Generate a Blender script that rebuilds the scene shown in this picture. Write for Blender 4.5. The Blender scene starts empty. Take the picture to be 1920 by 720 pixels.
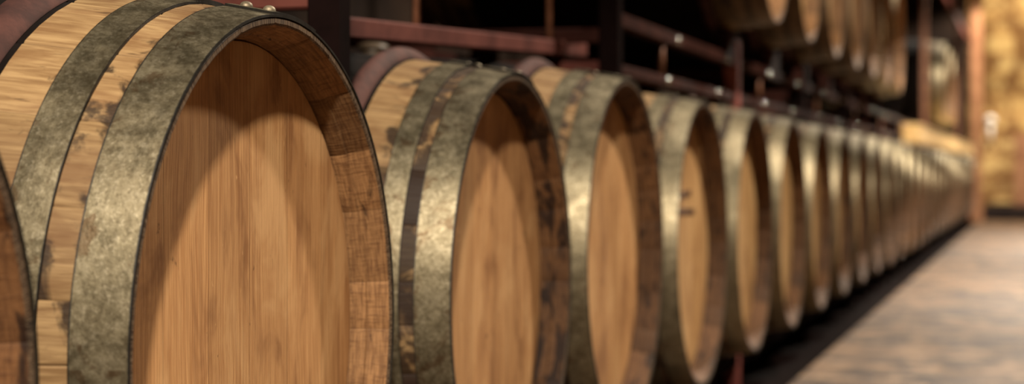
import bpy, math, random
from math import pi, sin, cos, radians
C = bpy.context.scene.collection
SC = bpy.context.scene
EYE = 0.60            # camera height above the floor
HX = -0.676           # plane of the barrel ends along the aisle
RC = EYE - 0.155      # height of the lower barrels' axes

# ------------------------------------------------------------------ node helpers
class NT:
    def __init__(s, mat):
        mat.use_nodes = True
        s.t = mat.node_tree
        for n in list(s.t.nodes): s.t.nodes.remove(n)
        s.out = s.n('ShaderNodeOutputMaterial')
        s.b = s.n('ShaderNodeBsdfPrincipled')
        s.l(s.b.outputs[0], s.out.inputs[0])
    def n(s, typ, **kw):
        nd = s.t.nodes.new(typ)
        for k, v in kw.items(): setattr(nd, k, v)
        return nd
    def l(s, a, b): s.t.links.new(a, b)
    def put(s, sock, v):
        if hasattr(v, 'links') or hasattr(v, 'is_output'): s.l(v, sock)
        else:
            if isinstance(v, (tuple, list)) and len(v) == 3 and sock.type == 'RGBA': v = (*v, 1)
            sock.default_value = v
    def math(s, op, a, b=0.0, c=0.0, clamp=False):
        m = s.n('ShaderNodeMath', operation=op); m.use_clamp = clamp
        s.put(m.inputs[0], a); s.put(m.inputs[1], b); s.put(m.inputs[2], c)
        return m.outputs[0]
    def mix(s, f, a, b, mode='MIX'):
        m = s.n('ShaderNodeMix', data_type='RGBA', blend_type=mode)
        s.put(m.inputs[0], f); s.put(m.inputs[6], a); s.put(m.inputs[7], b)
        return m.outputs[2]
    def rng(s, v, a, b, c=0.0, d=1.0, smooth=True):
        m = s.n('ShaderNodeMapRange', interpolation_type='SMOOTHSTEP' if smooth else 'LINEAR')
        s.put(m.inputs[0], v)
        for i, x in enumerate((a, b, c, d)): s.put(m.inputs[i+1], x)
        return m.outputs[0]
    def vec(s, x, y, z):
        m = s.n('ShaderNodeCombineXYZ')
        for i, q in enumerate((x, y, z)): s.put(m.inputs[i], q)
        return m.outputs[0]
    def noise(s, v, scale=1.0, detail=4.0, rough=.55, dist=0.0):
        m = s.n('ShaderNodeTexNoise'); s.l(v, m.inputs['Vector'])
        m.inputs['Scale'].default_value = scale; m.inputs['Detail'].default_value = detail
        m.inputs['Roughness'].default_value = rough; m.inputs['Distortion'].default_value = dist
        return m.outputs[0]
    def bump(s, h, strength=.3, dist=.001):
        m = s.n('ShaderNodeBump'); m.inputs['Strength'].default_value = strength
        m.inputs['Distance'].default_value = dist; s.l(h, m.inputs['Height'])
        s.l(m.outputs[0], s.b.inputs['Normal'])
    def fin(s, col=None, rough=None, metal=None, spec=None):
        if col is not None: s.put(s.b.inputs['Base Color'], col)
        if rough is not None: s.put(s.b.inputs['Roughness'], rough)
        if metal is not None: s.put(s.b.inputs['Metallic'], metal)
        if spec is not None: s.put(s.b.inputs['Specular IOR Level'], spec)
    def uv(s):
        u = s.n('ShaderNodeUVMap', uv_map='UVMap')
        sp = s.n('ShaderNodeSeparateXYZ'); s.l(u.outputs[0], sp.inputs[0])
        return sp.outputs[0], sp.outputs[1]
    def info(s):      # object colour: r = pattern offset, g = amount of staining, b = tone
        o = s.n('ShaderNodeObjectInfo'); sp = s.n('ShaderNodeSeparateColor')
        s.l(o.outputs['Color'], sp.inputs[0])
        return sp.outputs[0], sp.outputs[1], sp.outputs[2]

def lin(r, g, b):
    f = lambda c: (c/255/12.92) if c/255 <= .04045 else ((c/255+.055)/1.055)**2.4
    return (f(r), f(g), f(b), 1)

# ------------------------------------------------------------------ materials
def m_stave():
    m = bpy.data.materials.new('oak_stave'); N = NT(m)
    u, v = N.uv(); off, stain, tone = N.info()
    at = N.n('ShaderNodeAttribute', attribute_name='stave'); st = at.outputs['Fac']
    o = N.math('MULTIPLY', off, 37.0)
    grain = N.noise(N.vec(N.math('MULTIPLY', u, 14), N.math('MULTIPLY', v, 170), N.math('ADD', o, N.math('MULTIPLY', st, 9))), 1, 5, .6, .5)
    band = N.noise(N.vec(N.math('MULTIPLY', u, 16), N.math('MULTIPLY', v, 34), o), 1, 3, .5, .8)
    c = N.mix(N.rng(grain, .3, .7), lin(126, 96, 62), lin(166, 136, 95))
    c = N.mix(N.rng(band, .42, .7, 0, .7), c, lin(116, 82, 50))
    tn = N.math('ADD', N.math('MULTIPLY', st, .3), .78)
    sc = N.n('ShaderNodeVectorMath', operation='SCALE'); N.l(c, sc.inputs[0]); N.l(tn, sc.inputs['Scale'])
    c = sc.outputs[0]
    # fine dark checks along the grain
    ck = N.noise(N.vec(N.math('MULTIPLY', u, 25), N.math('MULTIPLY', v, 260), N.math('ADD', o, 5)), 1, 3, .6)
    c = N.mix(N.rng(ck, .64, .74, 0, .6), c, lin(50, 28, 14))
    # iron and wine stains creeping from the hoop edges
    at2 = N.n('ShaderNodeAttribute', attribute_name='edge'); e = at2.outputs['Fac']
    sn = N.noise(N.vec(N.math('MULTIPLY', u, 22), N.math('MULTIPLY', v, 20), N.math('ADD', o, 2)), 1, 5, .62, .7)
    k = N.math('ADD', sn, N.math('MULTIPLY', e, .26))
    k = N.math('ADD', k, N.math('MULTIPLY', stain, .14))
    c = N.mix(N.rng(k, .67, .79, 0, .88), c, lin(30, 17, 11))
    # blotchy dark staves
    dk = N.math('ADD', st, N.math('MULTIPLY', stain, .5))
    c = N.mix(N.rng(dk, 1.02, 1.2, 0, .75), c, lin(38, 23, 15))
    # stave joints
    at3 = N.n('ShaderNodeAttribute', attribute_name='joint'); j = at3.outputs['Fac']
    c = N.mix(N.rng(j, .75, 1.0, 0, .45), c, lin(40, 22, 12))
    N.fin(c, .62, 0, .3)
    N.bump(N.math('ADD', grain, N.math('MULTIPLY', ck, .5)), .5, .0016)
    return m

def m_chime():
    m = bpy.data.materials.new('oak_chime'); N = NT(m)
    u, v = N.uv(); off, stain, tone = N.info()
    st = N.n('ShaderNodeAttribute', attribute_name='stave').outputs['Fac']
    j = N.n('ShaderNodeAttribute', attribute_name='joint').outputs['Fac']
    o = N.math('MULTIPLY', off, 31.0)
    # saw marks run round the rim, across the stave
    g = N.noise(N.vec(N.math('MULTIPLY', u, 500), N.math('MULTIPLY', v, 40), o), 1, 4, .6)
    g2 = N.noise(N.vec(N.math('MULTIPLY', u, 45), N.math('MULTIPLY', v, 260), o), 1, 4, .6)
    c = N.mix(N.rng(g, .3, .7), lin(108, 76, 48), lin(148, 110, 72))
    c = N.mix(N.rng(g2, .5, .72, 0, .6), c, lin(78, 48, 28))
    tn = N.math('ADD', N.math('MULTIPLY', st, .55), .62)
    sc = N.n('ShaderNodeVectorMath', operation='SCALE'); N.l(c, sc.inputs[0]); N.l(tn, sc.inputs['Scale']); c = sc.outputs[0]
    sn = N.noise(N.vec(N.math('MULTIPLY', u, 60), N.math('MULTIPLY', v, 14), N.math('ADD', o, 3)), 1, 5, .65, .6)
    k = N.math('ADD', sn, N.math('MULTIPLY', stain, .22))
    c = N.mix(N.rng(k, .62, .72, 0, .9), c, lin(38, 22, 14))
    c = N.mix(N.rng(stain, .15, .35), c, N.mix(1.0, c, (.52, .46, .42, 1), 'MULTIPLY'))
    c = N.mix(N.rng(j, .8, 1.0, 0, .6), c, lin(30, 17, 10))
    gr = N.noise(N.vec(N.math('MULTIPLY', u, 900), N.math('MULTIPLY', v, 900), o), 1, 2, .6)
    c = N.mix(N.rng(u, .0012, .002, .8, 0), c, N.mix(N.rng(gr, .4, .6), lin(26, 18, 13), lin(104, 88, 70)))
    N.fin(c, .7, 0, .25)
    N.bump(N.math('ADD', g, g2), .6, .0014)
    return m

def m_head():
    m = bpy.data.materials.new('oak_head'); N = NT(m)
    u, v = N.uv(); off, stain, tone = N.info()      # u = across, v = up, metres
    o = N.math('MULTIPLY', off, 23.0)
    wob = N.noise(N.vec(N.math('MULTIPLY', u, 6), N.math('MULTIPLY', v, 5), o), 1, 2, .5)
    uu = N.math('ADD', u, N.math('MULTIPLY', wob, .02))
    # boards
    pl = N.math('DIVIDE', N.math('ADD', u, 5.03), .0885)
    fr = N.math('FRACT', pl); idn = N.math('FLOOR', pl)
    wn = N.n('ShaderNodeTexWhiteNoise', noise_dimensions='2D')
    N.l(N.vec(idn, off, 0), wn.inputs['Vector']); rnd = wn.outputs['Value']
    fine = N.noise(N.vec(N.math('MULTIPLY', uu, 620), N.math('MULTIPLY', v, 9), N.math('ADD', o, N.math('MULTIPLY', rnd, 7))), 1, 4, .65)
    mid = N.noise(N.vec(N.math('MULTIPLY', uu, 60), N.math('MULTIPLY', v, 4), N.math('ADD', o, 4)), 1, 4, .55, .4)
    big = N.noise(N.vec(N.math('MULTIPLY', u, 13), N.math('MULTIPLY', v, 6), N.math('ADD', o, 8)), 1, 4, .6, .6)
    c = N.mix(N.rng(fine, .3, .7), lin(180, 128, 80), lin(222, 172, 118))
    c = N.mix(N.rng(mid, .48, .75, 0, .42), c, lin(116, 68, 38))
    c = N.mix(N.rng(big, .5, .66, 0, .55), c, lin(232, 186, 132))
    c = N.mix(N.rng(big, .48, .32, 0, .6), c, lin(124, 78, 46))
    tn = N.math('ADD', N.math('MULTIPLY', rnd, .18), .9)
    tn = N.math('MULTIPLY', tn, N.math('ADD', .86, N.math('MULTIPLY', tone, .2)))
    sc = N.n('ShaderNodeVectorMath', operation='SCALE'); N.l(c, sc.inputs[0]); N.l(tn, sc.inputs['Scale']); c = sc.outputs[0]
    c = N.mix(N.rng(tone, .7, .95), c, N.mix(1.0, c, (.84, .93, .90, 1), 'MULTIPLY'))
    # damp smudges and short scratches
    sm = N.noise(N.vec(N.math('MULTIPLY', u, 22), N.math('MULTIPLY', v, 12), N.math('ADD', o, 12)), 1, 5, .7, 1.2)
    k = N.math('ADD', sm, N.math('MULTIPLY', stain, .08))
    c = N.mix(N.rng(k, .68, .76, 0, .7), c, lin(50, 27, 15))
    sc2 = N.noise(N.vec(N.math('MULTIPLY', u, 190), N.math('MULTIPLY', v, 45), N.math('ADD', o, 1)), 1, 2, .5, 1.5)
    c = N.mix(N.rng(sc2, .74, .8, 0, .8), c, lin(40, 22, 12))
    c = N.mix(N.rng(sc2, .3, .22, 0, .6), c, lin(222, 176, 122))
    gap = N.rng(N.math('ABSOLUTE', N.math('SUBTRACT', fr, .5)), .488, .498, 0, 1)
    c = N.mix(N.math('MULTIPLY', gap, .35), c, lin(45, 24, 12))
    N.fin(c, N.rng(fine, .2, .8, .62, .48), 0, .35)
    h = N.math('SUBTRACT', N.math('ADD', fine, N.math('MULTIPLY', mid, .7)), N.math('MULTIPLY', gap, .6))
    N.bump(h, .55, .0012)
    return m

def m_hoop():
    m = bpy.data.materials.new('galvanised_hoop'); N = NT(m)
    u, v = N.uv(); off, stain, tone = N.info()      # u = 0..1 over the width, v = metres round
    w = N.n('ShaderNodeAttribute', attribute_name='axial').outputs['Fac']
    o = N.math('MULTIPLY', off, 19.0)
    P = N.vec(N.math('MULTIPLY', w, 1), v, o)
    a = N.noise(P, 34, 6, .68, .3)
    b = N.noise(P, 240, 4, .7)
    d = N.noise(P, 9, 3, .5)
    c = N.mix(N.rng(a, .25, .75), lin(124, 114, 90), lin(160, 148, 120))
    f2 = N.noise(P, 75, 4, .65, .6)
    c = N.mix(N.rng(f2, .5, .66, 0, .5), c, lin(186, 174, 146))
    c = N.mix(N.rng(f2, .46, .34, 0, .5), c, lin(104, 92, 70))
    c = N.mix(N.rng(b, .52, .68, 0, .6), c, lin(200, 188, 160))
    c = N.mix(N.rng(b, .47, .34, 0, .6), c, lin(96, 84, 62))
    rs = N.noise(P, 26, 5, .7, .9)
    c = N.mix(N.rng(N.math('ADD', rs, N.math('ADD', N.math('MULTIPLY', stain, .06), N.rng(u, .55, 1.0, 0, .07))), .61, .7, 0, .6), c, lin(98, 68, 40))
    c = N.mix(N.rng(d, .4, .65, 0, .2), c, lin(112, 96, 72))
    sc = N.n('ShaderNodeVectorMath', operation='SCALE'); N.l(c, sc.inputs[0]); N.l(tone, sc.inputs['Scale']); c = sc.outputs[0]
    # ragged dark rust plus painted gap shadow on both cut edges
    ed = N.math('MULTIPLY', N.math('ABSOLUTE', N.math('SUBTRACT', u, .5)), 2)
    rag = N.noise(N.vec(N.math('MULTIPLY', v, 90), N.math('MULTIPLY', w, 20), o), 1, 4, .7)
    e = N.rng(N.math('ADD', ed, N.math('MULTIPLY', N.math('SUBTRACT', rag, .5), .09)), .925, .97, 0, .97)
    c = N.mix(e, c, lin(11, 8, 6))
    N.fin(c, N.rng(a, .3, .7, .38, .56), N.math('SUBTRACT', .82, N.math('MULTIPLY', e, .7)), .5)
    N.bump(N.math('ADD', a, N.math('MULTIPLY', b, .6)), .35, .0012)
    return m

def m_simple(name, c1, c2, rough=.5, metal=0., scale=12, bump=.2, spots=None, spec=.4, dist=.002):
    m = bpy.data.materials.new(name); N = NT(m)
    g = N.n('ShaderNodeNewGeometry').outputs['Position']
    a = N.noise(g, scale, 5, .65, .3)
    c = N.mix(N.rng(a, .35, .68), c1, c2)
    if spots:
        s = N.noise(g, scale*4.5, 3, .6)
        c = N.mix(N.rng(s, .66, .74, 0, .8), c, spots)
    N.fin(c, rough, metal, spec); N.bump(a, bump, dist)
    return m

def m_floor():
    m = bpy.data.materials.new('worn_stone_floor'); N = NT(m)
    g = N.n('ShaderNodeNewGeometry').outputs['Position']
    a = N.noise(g, 2.2, 5, .6, .5); b = N.noise(g, 9, 4, .6, .4); d = N.noise(g, 45, 4, .7)
    vo = N.n('ShaderNodeTexVoronoi', feature='F1'); N.l(g, vo.inputs['Vector']); vo.inputs['Scale'].default_value = 5.5
    c = N.mix(N.rng(a, .38, .62), lin(56, 38, 25), lin(132, 102, 74))
    c = N.mix(N.rng(b, .5, .62, 0, .75), c, lin(44, 28, 18))
    c = N.mix(N.rng(b, .44, .36, 0, .75), c, lin(170, 138, 104))
    c = N.mix(N.rng(d, .55, .7, 0, .4), c, lin(48, 34, 24))
    N.fin(c, .62, 0, .3)
    N.bump(N.math('ADD', N.math('ADD', b, N.math('MULTIPLY', d, .4)), vo.outputs['Distance']), .6, .012)
    return m

def m_stone():
    m = bpy.data.materials.new('gold_limestone_wall'); N = NT(m)
    g = N.n('ShaderNodeNewGeometry').outputs['Position']
    sp = N.n('ShaderNodeSeparateXYZ'); N.l(g, sp.inputs[0])
    br = N.n('ShaderNodeTexBrick'); N.l(N.vec(sp.outputs[0], sp.outputs[2], 0), br.inputs['Vector'])
    br.inputs['Scale'].default_value = 1.0; br.inputs['Brick Width'].default_value = .55
    br.inputs['Row Height'].default_value = .27; br.inputs['Mortar Size'].default_value = .025
    br.inputs['Color1'].default_value = lin(214, 182, 124); br.inputs['Color2'].default_value = lin(190, 154, 98)
    br.inputs['Mortar'].default_value = lin(170, 128, 78)
    a = N.noise(g, 3.2, 5, .6, .5)
    c = N.mix(N.rng(a, .4, .55, 0, .9), br.outputs['Color'], lin(112, 76, 44))
    N.fin(c, .85, 0, .2); N.bump(a, .5, .03)
    return m

M = dict(stave=m_stave(), chime=m_chime(), head=m_head(), hoop=m_hoop(),
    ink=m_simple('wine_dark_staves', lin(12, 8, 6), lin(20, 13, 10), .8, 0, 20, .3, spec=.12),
    redhoop=m_simple('red_painted_hoop', lin(54, 28, 23), lin(84, 48, 40), .8, .0, 24, .3, lin(52, 24, 20), .4),
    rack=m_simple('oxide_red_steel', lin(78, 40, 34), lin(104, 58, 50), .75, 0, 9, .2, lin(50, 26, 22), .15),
    dimrail=m_simple('shaded_red_rail', lin(46, 25, 21), lin(64, 36, 30), .85, 0, 9, .2, spec=.05),  # rails darkened, their shade is put into the colour
    rusthoop=m_simple('rust_dulled_hoop', lin(78, 58, 40), lin(112, 90, 66), .6, .3, 30, .3, lin(50, 34, 24)),
    shade_dark=m_simple('shade_near_black', lin(16, 10, 9), lin(25, 15, 14), .95, 0, 9, .2, spec=.02),  # near-black colour paints shade on posts, base rails and floor strip
    lit_redpost=m_simple('lit_red_post', lin(140, 74, 66), lin(168, 98, 88), .7, 0, 9, .2, spec=.2),  # brighter red so the post under the upper barrel looks lit
    rust=m_simple('rusty_rod', lin(120, 78, 58), lin(160, 112, 84), .5, .1, 40, .3),
    steel=m_simple('zinc_bolt', lin(180, 176, 168), lin(206, 202, 194), .22, 1.0, 30, .05),
    rivet=m_simple('steel_rivet', lin(110, 98, 80), lin(150, 138, 116), .55, .6, 120, .3, dist=.0006),
    bung=m_simple('silicone_bung', lin(70, 56, 42), lin(92, 76, 58), .5, 0, 20, .05),
    floor=m_floor(), stone=m_stone(),
    dark=m_simple('dark_cellar_wall', lin(30, 22, 18), lin(46, 34, 26), .9, 0, 3, .4, spec=.1),
    plaster=m_simple('brown_cellar_plaster', lin(44, 34, 27), lin(60, 48, 38), .9, 0, 2, .3, spec=.1),
    kerb=m_simple('dark_stone_step', lin(26, 17, 15), lin(38, 27, 23), .8, 0, 6, .4, spec=.2),
    pine=m_simple('pale_pine_board', lin(226, 184, 120), lin(246, 214, 156), .55, 0, 7, .3),
    post=m_simple('brown_wood_post', lin(138, 92, 62), lin(176, 126, 90), .6, 0, 7, .3),
    smear=m_simple('dark_smudge', lin(70, 42, 26), lin(92, 58, 36), .7, 0, 60, .1),
    pale_white=m_simple('pale_fitting_white', lin(214, 206, 196), lin(232, 226, 216), .3, 0, 8, .02),
    lampm=m_simple('lamp_enamel', lin(30, 30, 30), lin(44, 44, 44), .4, .2, 20, .05))

# ------------------------------------------------------------------ mesh helpers
def link(name, me, mat, parent=None, loc=None, rot=None):
    o = bpy.data.objects.new(name, me); C.objects.link(o)
    if mat is not None and not me.materials: me.materials.append(mat)
    if parent: o.parent = parent
    if loc: o.location = loc
    if rot: o.rotation_euler = rot
    return o
def tag(o, label=None, cat=None, group=None, kind=None):
    for k, v in (('label', label), ('category', cat), ('group', group), ('kind', kind)):
        if v: o[k] = v
    return o
def empty(name, loc, rz=0.):
    o = bpy.data.objects.new(name, None); C.objects.link(o)
    o.empty_display_size = .1; o.location = loc; o.rotation_euler = (0, 0, rz); return o

class MB:
    def __init__(s): s.v = []; s.f = []; s.sm = []
    def box(s, x0, x1, y0, y1, z0, z1, bev=.0, fn=None):
        b = min(bev, (x1-x0)*.45, (y1-y0)*.45, (z1-z0)*.45)
        n = len(s.v)
        if b <= 0:
            P = [(x, y, z) for x in (x0, x1) for y in (y0, y1) for z in (z0, z1)]
            F = [(0,1,3,2),(4,6,7,5),(0,4,5,1),(2,3,7,6),(0,2,6,4),(1,5,7,3)]
        else:   # chamfered box: 24 corners
            P = []; ix = {}
            for i, x in enumerate((x0, x1)):
                for j, y in enumerate((y0, y1)):
                    for k, z in enumerate((z0, z1)):
                        sx, sy, sz = (1, -1)[i]*b, (1, -1)[j]*b, (1, -1)[k]*b
                        for a, q in enumerate(((x, y+sy, z+sz), (x+sx, y, z+sz), (x+sx, y+sy, z))):
                            ix[i, j, k, a] = len(P); P.append(q)
            F = []
            for a in range(3):
                for sgn in (0, 1):
                    o1, o2 = [q for q in range(3) if q != a]
                    idx = []
                    for (p, q) in ((0,0),(1,0),(1,1),(0,1)):
                        key = [0,0,0]; key[a] = sgn; key[o1] = p; key[o2] = q
                        idx.append(ix[tuple(key)+(a,)])
                    F.append(tuple(idx))
            for a in range(3):
                o1, o2 = [q for q in range(3) if q != a]
                for p in (0, 1):
                    for q in (0, 1):
                        k0 = [0,0,0]; k0[o1] = p; k0[o2] = q; k1 = list(k0); k1[a] = 1
                        F.append((ix[tuple(k0)+(o1,)], ix[tuple(k0)+(o2,)], ix[tuple(k1)+(o2,)], ix[tuple(k1)+(o1,)]))
            for i in (0,1):
                for j in (0,1):
                    for k in (0,1): F.append((ix[i,j,k,0], ix[i,j,k,1], ix[i,j,k,2]))
        if fn: P = [fn(*p) for p in P]
        s.v += P; s.f += [tuple(n+i for i in f) for f in F]; s.sm += [False]*len(F); return s
    def rod(s, p0, p1, r, n=12, r1=None):
        from mathutils import Vector
        a, b = Vector(p0), Vector(p1); d = (b-a).normalized()
        u = d.orthogonal().normalized(); w = d.cross(u); r1 = r if r1 is None else r1
        k = len(s.v)
        for c, rr in ((a, r), (b, r1)):
            for i in range(n):
                t = 2*pi*i/n; s.v.append(tuple(c + (u*cos(t)+w*sin(t))*rr))
        for i in range(n):
            j = (i+1) % n; s.f.append((k+i, k+j, k+n+j, k+n+i)); s.sm.append(True)
        s.f.append(tuple(k+i for i in reversed(range(n)))); s.f.append(tuple(k+n+i for i in range(n))); s.sm += [False]*2
        return s
    def dome(s, c, axis, r, h, n=16, m=5):
        from mathutils import Vector
        c = Vector(c); d = Vector(axis).normalized(); u = d.orthogonal().normalized(); w = d.cross(u); k = len(s.v)
        for j in range(m):
            q = j/m*pi/2
            for i in range(n):
                t = 2*pi*i/n; s.v.append(tuple(c+(u*cos(t)+w*sin(t))*r*cos(q)+d*h*sin(q)))
        s.v.append(tuple(c+d*h))
        for j in range(m-1):
            for i in range(n):
                i2 = (i+1) % n; s.f.append((k+j*n+i, k+j*n+i2, k+(j+1)*n+i2, k+(j+1)*n+i)); s.sm.append(True)
        for i in range(n): s.f.append((k+(m-1)*n+i, k+(m-1)*n+(i+1) % n, k+m*n)); s.sm.append(True)
        return s
    def mesh(s, name='m'):
        import bmesh
        me = bpy.data.meshes.new(name); me.from_pydata(s.v, [], s.f)
        me.polygons.foreach_set('use_smooth', s.sm)
        bm = bmesh.new(); bm.from_mesh(me); bmesh.ops.recalc_face_normals(bm, faces=bm.faces); bm.to_mesh(me); bm.free()
        return me
    def build(s, name, mat, parent=None): return link(name, s.mesh(name), mat, parent)

# ------------------------------------------------------------------ the barrel
L = 0.94
def R(t):
    q = 1-t/.47; return .2975+.048*(1-q*q)

def stave_angles(seed, n=27, sub=4):
    rnd = random.Random(seed); w = [rnd.uniform(.72, 1.3) for _ in range(n)]; S = sum(w)
    out = []; a = rnd.uniform(0, .2)
    for i in range(n):
        sp = w[i]/S*2*pi; tone = rnd.random()
        fr = (0, .035, .33, .67, .965)
        for k, f in enumerate(fr): out.append((a+sp*f, 1.0 if k == 0 else 0.0, tone))
        a += sp
    return out

def lathe(name, prof, ang, mat, edges=(), groove=.0012, close=False, parent=None):
    """prof: list of (t, r); axis along -X; angle measured from -Y over the top. Grooves at stave joints."""
    n = len(ang); m = len(prof); V = []
    for (t, r) in prof:
        for (a, j, s) in ang:
            rr = r - (groove if j else 0)
            V.append((-t, -rr*cos(a), rr*sin(a)))
    F = []
    rows = m if close else m-1
    for i in range(rows):
        i2 = (i+1) % m
        for k in range(n): F.append((i*n+k, i*n+(k+1) % n, i2*n+(k+1) % n, i2*n+k))
    me = bpy.data.meshes.new(name); me.from_pydata(V, [], F)
    uvl = me.uv_layers.new(name='UVMap'); uv = []
    jt = []; sv = []; ed = []; ax = []
    for i in range(rows):
        i2 = (i+1) % m
        t0, t1 = prof[i][0], prof[i2][0]
        # run length along the profile keeps the inner face from smearing
        for k in range(n):
            k2 = (k+1) % n
            a0 = ang[k][0]; a1 = ang[k2][0] + (2*pi if k2 == 0 else 0)
            for (tt, aa, kk) in ((t0, a0, k), (t0, a1, k2), (t1, a1, k2), (t1, a0, k)):
                uv += [tt, aa*.3]; jt.append(ang[kk][1]); sv.append(ang[k][2]); ax.append(tt)
                e = max([math.exp(-abs(tt-q)/.010) for q in edges] or [0]); ed.append(e)
    uvl.data.foreach_set('uv', uv)
    for nm, dat in (('joint', jt), ('stave', sv), ('edge', ed), ('axial', ax)):
        at = me.attributes.new(nm, 'FLOAT', 'CORNER'); at.data.foreach_set('value', dat)
    me.polygons.foreach_set('use_smooth', [True]*len(F))
    import bmesh
    bm = bmesh.new(); bm.from_mesh(me); bmesh.ops.recalc_face_normals(bm, faces=bm.faces)
    bm.to_mesh(me); bm.free()
    try: me.set_sharp_from_angle(angle=radians(32))
    except Exception: pass
    return link(name, me, mat, parent)

def hoop(name, t0, t1, mat, parent, th=.0022, a0=0., a1=2*pi, lift=.0004, nseg=144, ease=0.):
    closed = abs(a1-a0-2*pi) < 1e-6
    nt = 10 if ease else 4; V = []; n = nseg if closed else nseg+1
    prof = []
    for i in range(nt+1):
        t = t0+(t1-t0)*i/nt; prof.append((t, R(t)+lift+th+(.013*math.sin(pi*i/nt)**.7 if ease else 0), i/nt))
    inner = [(t, R(t)+lift, u) for (t, r, u) in reversed(prof)]
    prof = prof+inner; m = len(prof)
    for (t, r, u) in prof:
        for k in range(n):
            a = a0+(a1-a0)*k/nseg
            V.append((-t, -r*cos(a), r*sin(a)))
    F = []; uv = []; ax = []
    for i in range(m):
        i2 = (i+1) % m
        for k in range(nseg):
            k2 = (k+1) % n
            F.append((i*n+k, i*n+k2, i2*n+k2, i2*n+k))
            ua, ub = prof[i][2], prof[i2][2]
            for (q, kk, w) in ((i, k, ua), (i, k+1, ua), (i2, k+1, ub), (i2, k, ub)):
                uv += [w, (a0+(a1-a0)*kk/nseg)*.3]; ax.append(prof[q][0])
    if not closed:
        for k in (0, n-1):
            F.append(tuple(i*n+k for i in range(m)))
            for i in range(m): uv += [0.0, 0.0]; ax.append(prof[i][0])
    me = bpy.data.meshes.new(name); me.from_pydata(V, [], F)
    me.uv_layers.new(name='UVMap').data.foreach_set('uv', uv)
    at = me.attributes.new('axial', 'FLOAT', 'CORNER'); at.data.foreach_set('value', ax)
    me.polygons.foreach_set('use_smooth', [True]*len(F))
    import bmesh
    bm = bmesh.new(); bm.from_mesh(me); bmesh.ops.recalc_face_normals(bm, faces=bm.faces); bm.to_mesh(me); bm.free()
    try: me.set_sharp_from_angle(angle=radians(35))
    except Exception: pass
    return link(name, me, mat, parent)

def head_mesh(r=.2785, seed=0):
    V = []; F = []; uv = []
    n = 96; rings = [(0., 0), (.09, 0), (.18, 0), (.25, 0), (r-.006, 0), (r-.002, -.0012), (r, -.005)]
    V.append((0, 0, 0))
    for (rr, dx) in rings[1:]:
        for k in range(n):
            a = 2*pi*k/n; V.append((dx, -rr*cos(a), rr*sin(a)))
    for k in range(n): F.append((0, 1+k, 1+(k+1) % n))
    for i in range(len(rings)-2):
        b = 1+i*n
        for k in range(n): F.append((b+k, b+n+k, b+n+(k+1) % n, b+(k+1) % n))
    # back face gives the boards their thickness
    b = 1+(len(rings)-2)*n; c = len(V)
    for k in range(n): a = 2*pi*k/n; V.append((-.025, -r*cos(a), r*sin(a)))
    for k in range(n): F.append((b+k, c+k, c+(k+1) % n, b+(k+1) % n))
    F.append(tuple(c+k for k in range(n)))
    for f in F:
        for i in f: uv += [V[i][1], V[i][2]]
    me = bpy.data.meshes.new('head'); me.from_pydata(V, [], F)
    me.uv_layers.new(name='UVMap').data.foreach_set('uv', uv)
    me.polygons.foreach_set('use_smooth', [True]*len(F))
    import bmesh
    bm = bmesh.new(); bm.from_mesh(me); bmesh.ops.recalc_face_normals(bm, faces=bm.faces); bm.to_mesh(me); bm.free()
    try: me.set_sharp_from_angle(angle=radians(30))
    except Exception: pass
    return me

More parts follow.
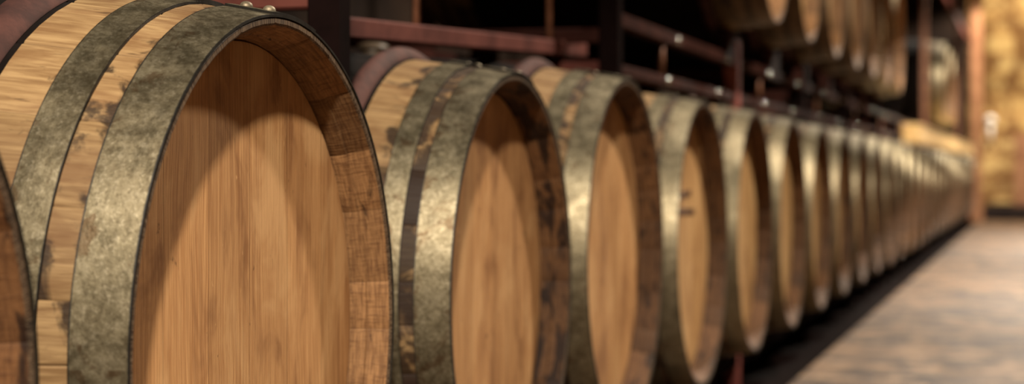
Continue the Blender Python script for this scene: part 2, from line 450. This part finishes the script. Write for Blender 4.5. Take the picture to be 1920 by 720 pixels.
def make_barrel(loc, q0, q1, r0, r1, seed, lap_angle, full=True):
    """q0..q1 quarter hoop, r0..r1 red bilge hoop (metres behind the rim)."""
    b = empty('wine_barrel', loc)
    ang = stave_angles(seed)
    tw = r0-.006
    ts = [.0012, .003, .02, .045, .06, .08, .1, .12, .14, tw]
    edges = (q0, q1, .048)
    lathe('stave_end', [(t, R(t)) for t in ts], ang, M['stave'], edges, parent=b)
    lathe('stave_belly', [(tw+(L-2*tw)*i/18, R(tw+(L-2*tw)*i/18)-.0002) for i in range(19)], ang, M['ink'], parent=b)
    lathe('stave_end', [(L-t, R(t)) for t in ts], ang, M['stave'], tuple(L-e for e in edges), parent=b)
    for s in (0, 1):
        f = (lambda t: t) if s == 0 else (lambda t: L-t)
        prof = [(.0012, R(0)), (0., R(0)-.0012), (0., R(0)-.0055), (.0015, R(0)-.0075), (.012, .2865), (.024, .283),
                (.0252, .2812), (.034, .279), (.0405, .2785), (.046, .2785), (.06, .272)]
        lathe('chime', [(f(t), r) for t, r in prof], ang, M['chime'], groove=-.0008, parent=b)
        h = link('barrel_head', head_mesh(), M['head'], b, (-f(.0405), 0, 0), (0, 0, pi if s else 0))
        for (name, a, c, mat, th) in (('head_hoop', .0, q0-.0265 if q0 > .07 else q0-.0175, M['hoop'], .0022), ('quarter_hoop', q0, q1, M['hoop'], .0022), ('bilge_hoop', r0, r1, M['redhoop'], .0045)):
            t0, t1 = sorted((f(a), f(c)))
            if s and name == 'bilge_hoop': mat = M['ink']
            if name == 'head_hoop': t0, t1 = sorted((f(-.0008), f(c)))
            hp = hoop(name, t0, t1, mat, b, .002 if name == 'bilge_hoop' else th, ease=1. if name == 'bilge_hoop' else 0.)
            if s == 0 and name != 'bilge_hoop' and full:
                hoop('hoop_lap', t0+.0006, t1-.0006, mat, hp, .0024, lap_angle-radians(20), lap_angle, .0026 if q0 > .07 else .0036, 24)
                w = t1-t0
                for fr in (.24, .72):
                    tt = t0+w*fr; aa = lap_angle-radians(16.5 if q0 > .07 else 9); rr = R(tt)+.0048
                    MB().dome((-tt, -rr*cos(aa), rr*sin(aa)), (.12, -cos(aa), sin(aa)), .0062, .0048).build('rivet', M['rivet'], hp)
    mb = MB(); r = R(L/2)
    mb.rod((-L/2, 0, r-.006), (-L/2, 0, r+.018), .019, 20, .022); mb.dome((-L/2, 0, r+.018), (0, 0, 1), .030, .011, 20)
    mb.rod((-L/2, 0, r+.0155), (-L/2, 0, r+.018), .027, 20, .030)
    mb.build('bung', M['bung'], b)
    return b

def copy_tree(o, parent=None):
    c = o.copy(); C.objects.link(c)
    for k in ('label', 'category', 'group'):
        if k in c.keys(): del c[k]
    if parent: c.parent = parent
    for ch in list(o.children): copy_tree(ch, c)
    return c
def paint(o, col):
    o.color = col
    for ch in o.children: paint(ch, col)

ORD = ['first', 'second', 'third', 'fourth', 'fifth', 'sixth', 'seventh', 'eighth', 'ninth', 'tenth', 'eleventh', 'twelfth',
       'thirteenth', 'fourteenth', 'fifteenth', 'sixteenth', 'seventeenth', 'eighteenth', 'nineteenth', 'twentieth', 'twenty-first',
       'twenty-second', 'twenty-third', 'twenty-fourth', 'twenty-fifth', 'twenty-sixth', 'twenty-seventh', 'twenty-eighth', 'twenty-ninth', 'thirtieth']

near = make_barrel((HX, 1.5560, RC), .074, .1105, .1665, .208, 5, radians(105))
near.name = 'wine_barrel'
proto = make_barrel((HX, 2.346, RC-.007), .0615, .0905, .145, .176, 11, radians(106))
P0, PITCH = 1.5866, .7297
NB = 28
GL = 'wine barrels in the lower row'
special = {0: (.826, 0, 1, 'cropped oak barrel at the left edge, only its shadowed rim in view'),
           1: (1.556, 0, 1, 'largest oak wine barrel, sharp in front, with mottled galvanised hoops'),
           2: (2.346, -.007, .977, 'oak barrel right behind the largest one, dark stains between its hoops'),
           3: (3.037, .012, 1, 'oak barrel third from the front, tan head and broad pale hoop'),
           4: (P0+3*PITCH, 0, 1, 'oak barrel fourth from the front with dark smudge marks on its head')}
rnd = random.Random(4)
for k in range(0, NB):
    if k in special: y, dz, sc, lab = special[k]
    else:
        y, dz, sc = P0+(k-1)*PITCH+rnd.uniform(-.006, .006), rnd.uniform(-.003, .003), rnd.uniform(.995, 1.0)
        lab = '%s oak barrel of the lower row, counted from the large sharp barrel' % ORD[k-1]
    o = near if k == 1 else (proto if k == 2 else copy_tree(near if k == 0 else proto))
    o.location = (HX, y, RC+dz); o.scale = (1, sc, sc)
    tag(o, lab, 'barrel', GL)
    col = {0: (.5, .34, .5, 1), 1: (.31, .12, .68, 1), 2: (.62, .75, .70, 1), 3: (.17, .45, .75, 1), 4: (.83, .4, .85, 1)}.get(k, (rnd.random(), rnd.uniform(.3, .6), rnd.uniform(.8, 1.1), 1))
    paint(o, col)
    if k == 4:
        for (yy, zz, w, a) in ((-.02, .104, .15, .05), (-.01, .068, .22, -.02)):
            mk = MB().box(-.0006, .0006, -w/2, w/2, -.0065, .0065, .0004).build('smudge', M['smear'], o)
            mk.location = (-.0400, yy, zz); mk.rotation_euler = (a, 0, 0); mk['label'] = 'dark smudge on the barrel head'

# upper row
UY = [4.87+.765*i for i in range(7)] + [14.35, 15.1, 15.85]
UZ = EYE+.392+.3
for i, y in enumerate(UY):
    o = copy_tree(proto); o.location = (HX, y, UZ+rnd.uniform(-.002, .002))
    lab = ('%s oak barrel of the upper row, counted from its near end' % ORD[i]) if i < 7 else '%s oak barrel of the far upper group past the empty bays' % ORD[i-7]
    tag(o, lab, 'barrel', 'wine barrels in the upper row')
    paint(o, (rnd.random(), rnd.uniform(.8, 1.1), rnd.uniform(.6, .9), 1))
    for ch in o.children:
        if 'chime' in ch.name or 'head' in ch.name: ch.color = (ch.color[0], .2, 1.2, 1)
    if i < 5:
        for ch in o.children:
            if 'hoop' in ch.name and 'bilge' not in ch.name:
                for q in [ch]+list(ch.children):
                    if 'rivet' in q.name: continue
                    q.material_slots[0].link = 'OBJECT'; q.material_slots[0].material = M['rusthoop']

# ------------------------------------------------------------------ steel racks, one frame for every two barrels
RX = -.80
BAY = 1.4594
PY = [1.975+BAY*(i-1) for i in range(17)]
for i in range(16):
    y0, y1 = PY[i], PY[i+1]
    yc = (y0+y1)/2
    rk = empty('barrel_rack', (RX, y0, 0))
    def T(x, y, z): return (x-RX, y-y0, z)
    def bar(name, xa, xb, ya, yb, za, zb, mat='rack', dz=0, bev=.003):
        def sh(x, y, z): return T(x, y, z+dz*(y-ya)/max(yb-ya, 1e-6))
        return MB().box(xa, xb, ya, yb, za, zb, bev, sh).build(name, M[mat], rk)
    tall = i in (1, 2, 9, 13)
    top = 2.6 if tall else EYE+.355
    bar('post', RX-.02, RX+.02, y0-.02, y0+.02, 0, top, 'lit_redpost' if i == 3 else ('rust' if i in (9, 13) else 'shade_dark'))
    bar('foot_plate', RX-.05, RX+.05, y0-.02, y0+.02, 0, .006, 'shade_dark')
    bar('post', -1.70, -1.66, y0-.02, y0+.02, 0, 2.6)
    bar('foot_plate', -1.73, -1.63, y0-.02, y0+.02, 0, .006, 'shade_dark')
    # rails the lower barrels lie on
    bar('base_rail', RX-.02, RX+.02, y0+.02, y1-.021, .068, .119, 'shade_dark')
    bar('base_rail', RX-.73, RX-.69, y0+.02, y1-.021, .068, .119, 'shade_dark')
    bar('cross_arm', -1.66, RX-.02, y0-.015, y0+.015, .02, .066, 'shade_dark')
    bar('cross_arm', -1.66, RX-.02, y0-.0125, y0+.0125, EYE+.19, EYE+.215)
    if i == 1:
        bar('beam', -.913, -.887, 2.19, 3.60, EYE+.175, EYE+.204, dz=.058)
        for yy in (2.57, 3.344):
            zz = EYE+.195+.067*(yy-y0)/1.62
            MB().rod(T(-.90, yy, zz-.002), T(-.90, yy, zz+.9), .006).build('rod', M['rust'], rk)
        bar('top_rail', RX-.013, RX+.013, y0+.02, y1-.021, EYE+1.05, EYE+1.09)
    elif i == 0:
        pass
    else:
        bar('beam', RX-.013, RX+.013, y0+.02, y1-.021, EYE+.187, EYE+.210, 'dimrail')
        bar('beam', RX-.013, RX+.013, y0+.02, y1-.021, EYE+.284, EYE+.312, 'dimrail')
        for yy in (y0+.5,):
            MB().rod(T(RX, yy, EYE+.212), T(RX, yy, EYE+.282), .006).build('rod', M['rust'], rk)
        for yy, zz in ((y0+.62, EYE+.297), (y0+1.3, EYE+.297), (y0+.5, EYE+.2), (y0+1.15, EYE+.2)):
            MB().dome(T(RX+.013, yy, zz), (1, -.2, .2), .009, .008).build('bolt_head', M['steel'], rk)
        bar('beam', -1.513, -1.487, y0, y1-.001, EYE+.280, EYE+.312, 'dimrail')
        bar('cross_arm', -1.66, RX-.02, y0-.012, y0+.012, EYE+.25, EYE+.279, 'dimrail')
        if i >= 9: bar('top_rail', RX-.013, RX+.013, y0+.021, y1-.021, EYE+1.55, EYE+1.62)
    for y in UY:                      # curved saddles under the upper barrels
        if y0 <= y < y1:
            for xx in (RX, -1.50):
                mb = MB()
                for q in range(8):
                    ya, yb = -.10+.025*q, -.075+.025*q
                    rr = .3252; h = lambda d: UZ-math.sqrt(rr*rr-d*d)-.001
                    k = len(mb.v); x0, x1 = xx-.013, xx+.013; zb = EYE+.311
                    mb.v += [T(x0, y+ya, zb), T(x1, y+ya, zb), T(x0, y+yb, zb), T(x1, y+yb, zb),
                             T(x0, y+ya, h(ya)), T(x1, y+ya, h(ya)), T(x0, y+yb, h(yb)), T(x1, y+yb, h(yb))]
                    mb.f += [tuple(k+c for c in f) for f in ((0,1,3,2),(4,6,7,5),(0,4,5,1),(2,3,7,6),(0,2,6,4),(1,5,7,3))]
                    mb.sm += [False]*6
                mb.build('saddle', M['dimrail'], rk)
    lab = ('red oxide steel rack frame between the first barrels, %s from the near end' if i < 3 else 'red oxide steel rack frame in the row, %s from the near end') % ORD[i]
    tag(rk, lab, 'rack', 'steel rack frames along the barrel rows')

# ------------------------------------------------------------------ long pine crates lying on the far lower barrels
cr = [(10.95, 13.9, 'brightest long pale pine crate lying on the far barrels, nearest of three'),
      (14.0, 18.2, 'long pine crate on the far barrels, middle one of three'),
      (18.4, 20.6, 'pine crate on the far barrels beside the end wall, farthest of three')]
for (ya, yb, lab) in cr:
    e = empty('wooden_crate', (-.72, ya, EYE+.1725)); Lc = yb-ya
    for xa, xb in ((.034, .05), (-.05, -.034)):
        for z0 in (.002, .033, .064): MB().box(xa, xb, 0, Lc, z0, z0+.0295, .002).build('side_board', M['pine'], e)
    for y0 in (0, Lc-.018): MB().box(-.034, .034, y0, y0+.018, .002, .094, .002).build('end_board', M['pine'], e)
    MB().box(-.054, .056, 0, Lc, .0945, .106, .002).build('lid', M['pine'], e)
    MB().box(-.05, .05, 0, Lc, -.006, .001, .001).build('bottom_board', M['pine'], e)
    tag(e, lab, 'crate', 'pine crates on the far barrels')

# ------------------------------------------------------------------ room
def struct(name, mb, mat):
    o = mb.build(name, M[mat]); o['kind'] = 'structure'; return o
struct('floor', MB().box(-3.3, 3.4, -4, 25, -.1, 0), 'floor')
struct('wall_left', MB().box(-3.4, -3.3, -4, 25, 0, 4.2), 'dark')
struct('wall_right', MB().box(3.4, 3.5, -4, 25, 0, 4.2), 'plaster')
struct('wall_back', MB().box(-3.4, 3.5, -4.1, -4, 0, 4.2), 'plaster')
struct('wall_end', MB().box(-3.4, 3.5, 25, 25.2, 0, 4.2), 'stone')
struct('ceiling', MB().box(-3.4, 3.5, -4.1, 25.2, 4.2, 4.3), 'dark')
struct('wall_partition', MB().box(-3.3, -.78, 21.95, 22.1, 0, 4.2), 'dark')
struct('floor_shade_strip', MB().box(-2.2, -.665, -3.9, 21.9, -.01, .004, .001), 'shade_dark')  # thin dark sheet painting the shade on the floor under the racks
struct('trim_1', MB().box(-.62, 3.4, 22.2, 25, 0, .17, .01), 'kerb')
# tall timber posts by the end wall
def wood_post(x, y, w, z0, z1, lab):
    e = empty('timber_post', (x, y, z0))
    MB().box(-w/2, w/2, -w/2, w/2, 0, z1-z0, .008).build('shaft', M['post'], e)
    MB().box(-w/2-.015, w/2+.015, -w/2-.015, w/2+.015, 0, .1, .006).build('base_block', M['post'], e)
    tag(e, lab, 'post', None)
wood_post(-.69, 22.0, .12, 0, 4.2, 'tall brown timber post at the far end of the barrel rows')
wood_post(-.16, 23.4, .22, .17, 1.05, 'short orange-brown timber post standing before the end wall')

e = empty('pale_fitting', (-.53, 22.0, EYE+.40))  # stand-in shape for an unidentified pale bright spot by the post
MB().rod((0, 0, -.10), (0, 0, .19), .026, 20, .034).build('pale_tube', M['pale_white'], e)
mb = MB(); mb.dome((0, 0, .19), (0, 0, 1), .062, .062, 24, 8); mb.dome((0, 0, .19), (0, 0, -1), .062, .05, 24, 8); mb.build('globe', M['pale_white'], e)
MB().box(-.10, 0, -.012, .012, -.02, .01, .002).build('bracket', M['post'], e)
tag(e, 'small pale round-topped fitting fixed to the tall timber post', 'fixture')
# ------------------------------------------------------------------ lamps over the aisle
def lamp(y, power, k):
    x, z = .42, 3.00
    e = empty('pendant_lamp', (x, y, 4.2))
    MB().rod((0, 0, 0), (0, 0, -1.02), .006).build('cord', M['lampm'], e)
    mb = MB(); n = 32; prof = [(.03, -1.0), (.035, -1.04), (.09, -1.09), (.15, -1.135), (.147, -1.135), (.086, -1.094), (.03, -1.045)]
    for (r, zz) in prof:
        for i in range(n): t = 2*pi*i/n; mb.v.append((r*cos(t), r*sin(t), zz))
    for j in range(len(prof)-1):
        for i in range(n): mb.f.append((j*n+i, j*n+(i+1) % n, (j+1)*n+(i+1) % n, (j+1)*n+i)); mb.sm.append(True)
    mb.build('shade', M['lampm'], e)
    ld = bpy.data.lights.new('bulb', 'SPOT'); ld.spot_size = radians(138 if k < 2 else 147); ld.spot_blend = .15; ld.energy = power; ld.shadow_soft_size = .075
    ld.color = (1.0, .88, .72)
    lo = bpy.data.objects.new('bulb', ld); C.objects.link(lo); lo.location = (0, 0, -1.2); lo.parent = e
    tag(e, '%s dark enamel pendant lamp over the aisle, from the near end' % ORD[k], 'lamp', 'pendant lamps over the aisle')
for k, (y, p) in enumerate(((-1.24, 1050), (4.36, 440), (9.96, 850), (15.56, 900), (21.0, 700))): lamp(y, p, k)
# spotlight washing the end wall
sp = bpy.data.lights.new('wall_washer', 'SPOT'); sp.energy = 700; sp.color = (1, .85, .62); sp.spot_size = radians(80); sp.spot_blend = .6; sp.shadow_soft_size = .08
so = bpy.data.objects.new('wall_washer', sp); C.objects.link(so); so.location = (.5, 22.6, 3.9)
from mathutils import Vector
so.rotation_euler = (Vector((.0, 25, 2.4))-Vector(so.location)).to_track_quat('-Z', 'Y').to_euler()

# ------------------------------------------------------------------ world, camera, view
w = bpy.data.worlds.new('World'); SC.world = w; w.use_nodes = True
bg = w.node_tree.nodes.get('Background') or w.node_tree.nodes.new('ShaderNodeBackground')
bg.inputs[0].default_value = (.004, .003, .0025, 1); bg.inputs[1].default_value = 1
cd = bpy.data.cameras.new('Camera'); cam = bpy.data.objects.new('Camera', cd); C.objects.link(cam); SC.camera = cam
cam.location = (0, 0, EYE); cam.rotation_euler = (pi/2, 0, .283586)
cd.sensor_width = 36; cd.lens = 36*3377/1920; cd.shift_y = -40/1920
cd.clip_start = .05; cd.clip_end = 100
cd.dof.use_dof = True; cd.dof.focus_distance = 1.66; cd.dof.aperture_fstop = cd.lens/14.6
SC.view_settings.view_transform = 'Standard'; SC.view_settings.look = 'None'
SC.view_settings.exposure = 0; SC.view_settings.gamma = 1; SC.view_settings.use_curve_mapping = False
SC.cycles.max_bounces = 8; SC.cycles.diffuse_bounces = 1; SC.cycles.sample_clamp_indirect = 4
SC.cycles.use_denoising = True
